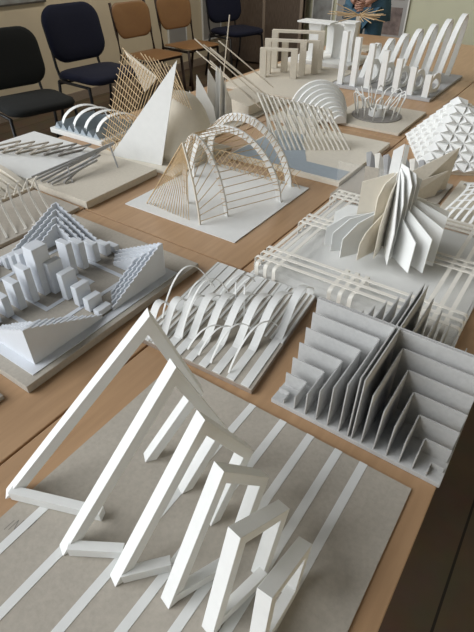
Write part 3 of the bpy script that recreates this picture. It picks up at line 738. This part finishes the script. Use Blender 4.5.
# ------------------------------------------------------------------ things on the walls
def panel(name, label, cat, m, a, par_m=None, group=None):
    b = MB(); b.abs_ = True; b.box(*a); o = b.build(name, m); o['label'] = label; o['category'] = cat
    if group: o['group'] = group
    return o
def moved(o, loc):
    v = Vector(loc); o.data.transform(Matrix.Translation(-v)); o.location = v; return o
def board(name, label, cat, face, fm, rimm, axis, a0, a1, z0, z1, w, pics=()):
    """flat board on a wall with frame and pictures. axis 'x': on the far wall, 'y': on the left wall"""
    c = ((a0 + a1) / 2, w, z0) if axis == 'x' else (w, (a0 + a1) / 2, z0)
    t = thing(name, label, cat, c); t['absz'] = 1
    def bb(u0, u1, v0, v1, d0, d1):
        return bx(u0, u1, w - d1, w - d0, v0, v1) if axis == 'x' else bx(w + d0, w + d1, u0, u1, v0, v1)
    bb(a0, a1, z0, z1, .002, .016).build(face, fm, t)
    m_ = MB()
    for q in ((a0 - .015, a1 + .015, z0 - .015, z0), (a0 - .015, a1 + .015, z1, z1 + .015), (a0 - .015, a0, z0, z1), (a1, a1 + .015, z0, z1)):
        b = bb(*q, .002, .024); m_.add(b.v, b.f)
    m_.build('frame', rimm, t)
    for u0, u1, v0, v1, mm in pics:
        bb(u0, u1, v0, v1, .0162, .0175).build('picture', M[mm], t)
    return t
board('whiteboard', 'pale board on the wall above the charcoal chair', 'board', 'panel', M['posterlight'], M['steel'], 'y', 1.5, 3.50, .965, 2.1, FX0)
board('notice_board', 'grey notice board with dark photographs behind the person', 'notice board', 'panel', M['poster'], M['white'], 'x', -3.02, -2.13, .45, 1.9, FY1,
      ((-2.48, -2.18, .50, .785, 'posterdark'), (-2.48, -2.18, .86, 1.2, 'posterdark'), (-2.9, -2.55, .50, .785, 'posterlight'), (-2.9, -2.55, .86, 1.2, 'posterlight')))
board('poster', 'pale poster on the wall between the reed screen and the notice board', 'poster', 'panel', M['posterlight'], M['white'], 'x', -3.36, -3.10, .55, 1.6, FY1,
      ((-3.33, -3.14, .8, 1.05, 'poster'),))
for y0, y1, lb in ((5.28, 5.62, 'sheet of printed diagrams pinned on the wall behind the second plywood chair'), (6.0, 6.4, 'pale printed sheet pinned on the wall beside the far navy chair')):
    board('poster', lb, 'poster', 'panel', M['poster'], M['white'], 'y', y0, y1, .30, 1.05, FX0, ((y0 + .05, y1 - .05, .62, .98, 'posterlight'),))
t = thing('reed_screen', 'brown woven reed screen leaning against the far wall behind the portals', 'screen', (-4.0, 6.4, 0)); t['absz'] = 1
bx(-4.60, -3.40, 6.38, 6.42, .03, 1.35).build('reed_panel', M['wicker'], t)
for x in (-4.60, -4.0, -3.44): bx(x, x + .04, 6.36, 6.44, 0, 1.40).build('post', M['edge'], t)

# ------------------------------------------------------------------ person at the far end of the desks
def skin_chain(name, verts, edges, radii, material, parent, sub=2, root=0):
    me = bpy.data.meshes.new(name); off = Vector(parent.location)
    p = parent.parent
    while p is not None: off += p.location; p = p.parent
    me.from_pydata([tuple(Vector(v) - off) for v in verts], edges, []); me.materials.append(material)
    o = bpy.data.objects.new(name, me); col.objects.link(o); o.parent = parent
    sk = o.modifiers.new('skin', 'SKIN'); sk.use_smooth_shade = True
    for i, r_ in enumerate(radii):
        me.skin_vertices[0].data[i].radius = r_ if isinstance(r_, tuple) else (r_, r_)
    me.skin_vertices[0].data[root].use_root = True
    s_ = o.modifiers.new('sub', 'SUBSURF'); s_.levels = sub; s_.render_levels = sub
    return o
def person(px, py):
    t = thing('person', 'person in an open blue denim jacket over tan knitwear, hands held in front', 'person', (px, py, 0))
    X, Y = px, py
    def W(l): return [(X + a, Y + b, c) for a, b, c in l]
    # body: pelvis, spine, neck, head, legs, arms, hands (one continuous surface)
    v = W([(0, 0, .93), (0, 0, 1.08), (0, .005, 1.25), (0, .01, 1.40), (0, .0, 1.49), (0, -.012, 1.56), (0, -.025, 1.64), (0, -.012, 1.72),
           (-.10, 0, .88), (-.105, -.015, .48), (-.11, .01, .08), (-.115, -.10, .04),
           (.10, 0, .88), (.105, -.015, .48), (.11, .01, .08), (.115, -.10, .04),
           (-.17, .01, 1.39), (-.225, .02, 1.12), (-.08, -.165, 1.00), (-.045, -.185, .975),
           (.17, .01, 1.39), (.225, .02, 1.12), (.08, -.165, 1.00), (.045, -.190, .965)])
    e = [(0, 1), (1, 2), (2, 3), (3, 4), (4, 5), (5, 6), (6, 7), (0, 8), (8, 9), (9, 10), (10, 11), (0, 12), (12, 13), (13, 14), (14, 15),
         (3, 16), (16, 17), (17, 18), (18, 19), (3, 20), (20, 21), (21, 22), (22, 23)]
    r = [(.15, .105), (.125, .09), (.145, .10), (.13, .085), .052, (.062, .075), (.075, .09), (.062, .075),
         .082, .055, .036, .034, .082, .055, .036, .034, .056, .040, .026, (.034, .022), .056, .040, .026, (.034, .022)]
    body = skin_chain('body', v, e, r, M['skin'], t)
    # fingers curled over each other
    for s, w0 in ((-1, (-.045, -.185, .975)), (1, (.045, -.190, .965))):
        for k in range(4):
            z = w0[2] + .027 - .018 * k; L = (.028, .032, .030, .024)[k]
            fv = W([(w0[0], w0[1], z), (w0[0] - s * L, w0[1] - .022, z - .006), (w0[0] - s * L * 2.0, w0[1] - .020, z - .014), (w0[0] - s * L * 2.5, w0[1] - .004, z - .02)])
            skin_chain('finger', fv, [(0, 1), (1, 2), (2, 3)], [.0095, .009, .0085, .007], M['skin'], t, 1)
        fv = W([(w0[0] + s * .012, w0[1] - .006, w0[2] + .02), (w0[0] - s * .008, w0[1] - .03, w0[2] + .04), (w0[0] - s * .03, w0[1] - .035, w0[2] + .046)])
        skin_chain('thumb', fv, [(0, 1), (1, 2)], [.011, .010, .008], M['skin'], t, 1)
    # knit top, jacket, trousers
    v = W([(0, 0, .97), (0, 0, 1.08), (0, .005, 1.25), (0, .01, 1.39), (0, 0, 1.45)])
    skin_chain('knit_top', v, [(0, 1), (1, 2), (2, 3), (3, 4)], [(.160, .117), (.140, .103), (.158, .112), (.145, .098), (.07, .06)], M['tan'], t)
    v = W([(0, 0, .95), (-.09, 0, .88), (-.105, -.012, .48), (-.11, .01, .12), (.09, 0, .88), (.105, -.012, .48), (.11, .01, .12)])
    skin_chain('trousers', v, [(0, 1), (1, 2), (2, 3), (0, 4), (4, 5), (5, 6)], [(.158, .115), .096, .070, .062, .096, .070, .062], M['denim'], t)
    # jacket: open shell around the trunk
    m_ = MB(); m_.smooth = True; rings = [(.84, .235, .150), (.95, .222, .146), (1.08, .195, .132), (1.25, .205, .136), (1.38, .200, .125), (1.455, .11, .085)]
    n = 26; vs = []
    for lay in (0, .010):
        for z, a, b in rings:
            for i in range(n + 1):
                g = R(-90 + 24) + (2 * PI - R(48)) * i / n
                fold = .006 * math.sin(i * 1.9 + z * 9)
                vs.append((X + (a - lay + fold) * math.cos(g), Y + (b - lay + fold) * math.sin(g), z))
    fs = []; K = len(rings) * (n + 1)
    for j in range(len(rings) - 1):
        for i in range(n):
            q = [j * (n + 1) + i, j * (n + 1) + i + 1, (j + 1) * (n + 1) + i + 1, (j + 1) * (n + 1) + i]; fs += [q, [K + k for k in q[::-1]]]
    for i in range(n):
        fs.append([i, i + 1, K + i + 1, K + i]); o_ = (len(rings) - 1) * (n + 1); fs.append([o_ + i, o_ + i + 1, K + o_ + i + 1, K + o_ + i])
    for j in range(len(rings) - 1):
        for i in (0, n): a_ = j * (n + 1) + i; fs.append([a_, a_ + n + 1, K + a_ + n + 1, K + a_])
    m_.add(vs, fs); t['absz'] = 1; jk = m_.build('denim_jacket', M['denim'], t)
    for s in (-1, 1):
        skin_chain('jacket_sleeve', W([(s * .155, .01, 1.39), (s * .228, .022, 1.12), (s * .125, -.11, 1.035)]), [(0, 1), (1, 2)], [.072, .056, .042], M['denim'], jk)
        skin_chain('shoe', W([(s * .112, .03, .045), (s * .115, -.06, .040), (s * .118, -.15, .034)]), [(0, 1), (1, 2)], [(.044, .043), (.046, .038), (.038, .030)], M['shoe'], t)
    # face and hair
    hx, hy, hz = X, Y - .018, 1.63
    for s in (-1, 1):
        skin_chain('eye', [(hx + s * .032, hy - .082, hz + .01), (hx + s * .036, hy - .083, hz + .01)], [(0, 1)], [.011, .011], M['eye'], t, 1)
        skin_chain('ear', [(hx + s * .078, hy + .005, hz + .02), (hx + s * .080, hy + .008, hz - .02)], [(0, 1)], [(.010, .018), (.008, .012)], M['skin'], t, 1)
    skin_chain('nose', [(hx, hy - .088, hz + .015), (hx, hy - .102, hz - .018), (hx, hy - .090, hz - .028)], [(0, 1), (1, 2)], [.009, .013, .010], M['skin'], t, 1)
    skin_chain('mouth', [(hx - .022, hy - .080, hz - .052), (hx, hy - .086, hz - .052), (hx + .022, hy - .080, hz - .052)], [(0, 1), (1, 2)], [.006, .008, .006], M['lip'], t, 1)
    skin_chain('hair', [(hx, hy + .02, hz + .085), (hx, hy + .055, hz + .03), (hx, hy + .065, hz - .06)], [(0, 1), (1, 2)], [(.092, .080), (.090, .07), (.075, .045)], M['hair'], t)
    return t
person(-2.02, 5.06)

# ------------------------------------------------------------------ light
w = bpy.data.worlds.new('world'); bpy.context.scene.world = w; w.use_nodes = True
nt = w.node_tree; bg = nt.nodes['Background']
sky = nt.nodes.new('ShaderNodeTexSky'); sky.sky_type = 'HOSEK_WILKIE'; sky.sun_direction = (.2, .7, .5); sky.turbidity = 6
nt.links.new(sky.outputs['Color'], bg.inputs['Color']); bg.inputs['Strength'].default_value = 0.4
def area(name, loc, rot, sx, sy, e, c):
    l = bpy.data.lights.new(name, 'AREA'); l.shape = 'RECTANGLE'; l.size = sx; l.size_y = sy; l.energy = e; l.color = c
    o = bpy.data.objects.new(name, l); col.objects.link(o); o.location = loc; o.rotation_euler = rot; return o
def sun(name, direction, e, ang, c):
    l = bpy.data.lights.new(name, 'SUN'); l.energy = e; l.angle = R(ang); l.color = c
    o = bpy.data.objects.new(name, l); col.objects.link(o); o.location = (-6, -4, 4)
    o.rotation_euler = Vector(direction).to_track_quat('-Z', 'Y').to_euler(); return o
sun('soft_daylight', (.70, .62, -.60), 4.1, 50, (.96, .98, 1.0))
area('window_daylight', (-2.6, FY0 - .02, 1.6), (R(90), 0, 0), 3.8, 2.3, 75, (.93, .97, 1.0))
area('side_window_daylight', (FX0 + .04, -1.1, 1.6), (0, R(-90), 0), 2.3, 3.4, 75, (.93, .97, 1.0))
area('wall_fill_light', (-3.3, 4.2, CZ - .03), (0, 0, 0), .3, 3.2, 48, (1, .93, .82))  # unseen fill light, added to brighten the wall behind the chairs

# ------------------------------------------------------------------ camera
cd = bpy.data.cameras.new('camera'); cam = bpy.data.objects.new('camera', cd); col.objects.link(cam)

for o in bpy.data.objects:            # a hair of air under every model so boards rest on, not in, the desks
    if o.parent is None and o.type == 'EMPTY' and o.location.z > .5: o.location.z += .0008
cam.location = (0, 0, 1.5); cam.rotation_euler = (R(90 - 39.098), 0, R(34.775))
cd.sensor_fit = 'HORIZONTAL'; cd.sensor_width = 36; cd.lens = 475 / 474 * 36; cd.clip_start = .02; cd.clip_end = 60
sc = bpy.context.scene; sc.camera = cam
sc.view_settings.view_transform = 'Standard'; sc.view_settings.look = 'None'
sc.view_settings.exposure = -0.30; sc.view_settings.gamma = 1; sc.view_settings.use_curve_mapping = False
for o in bpy.data.objects:
    if 'absz' in o: del o['absz']
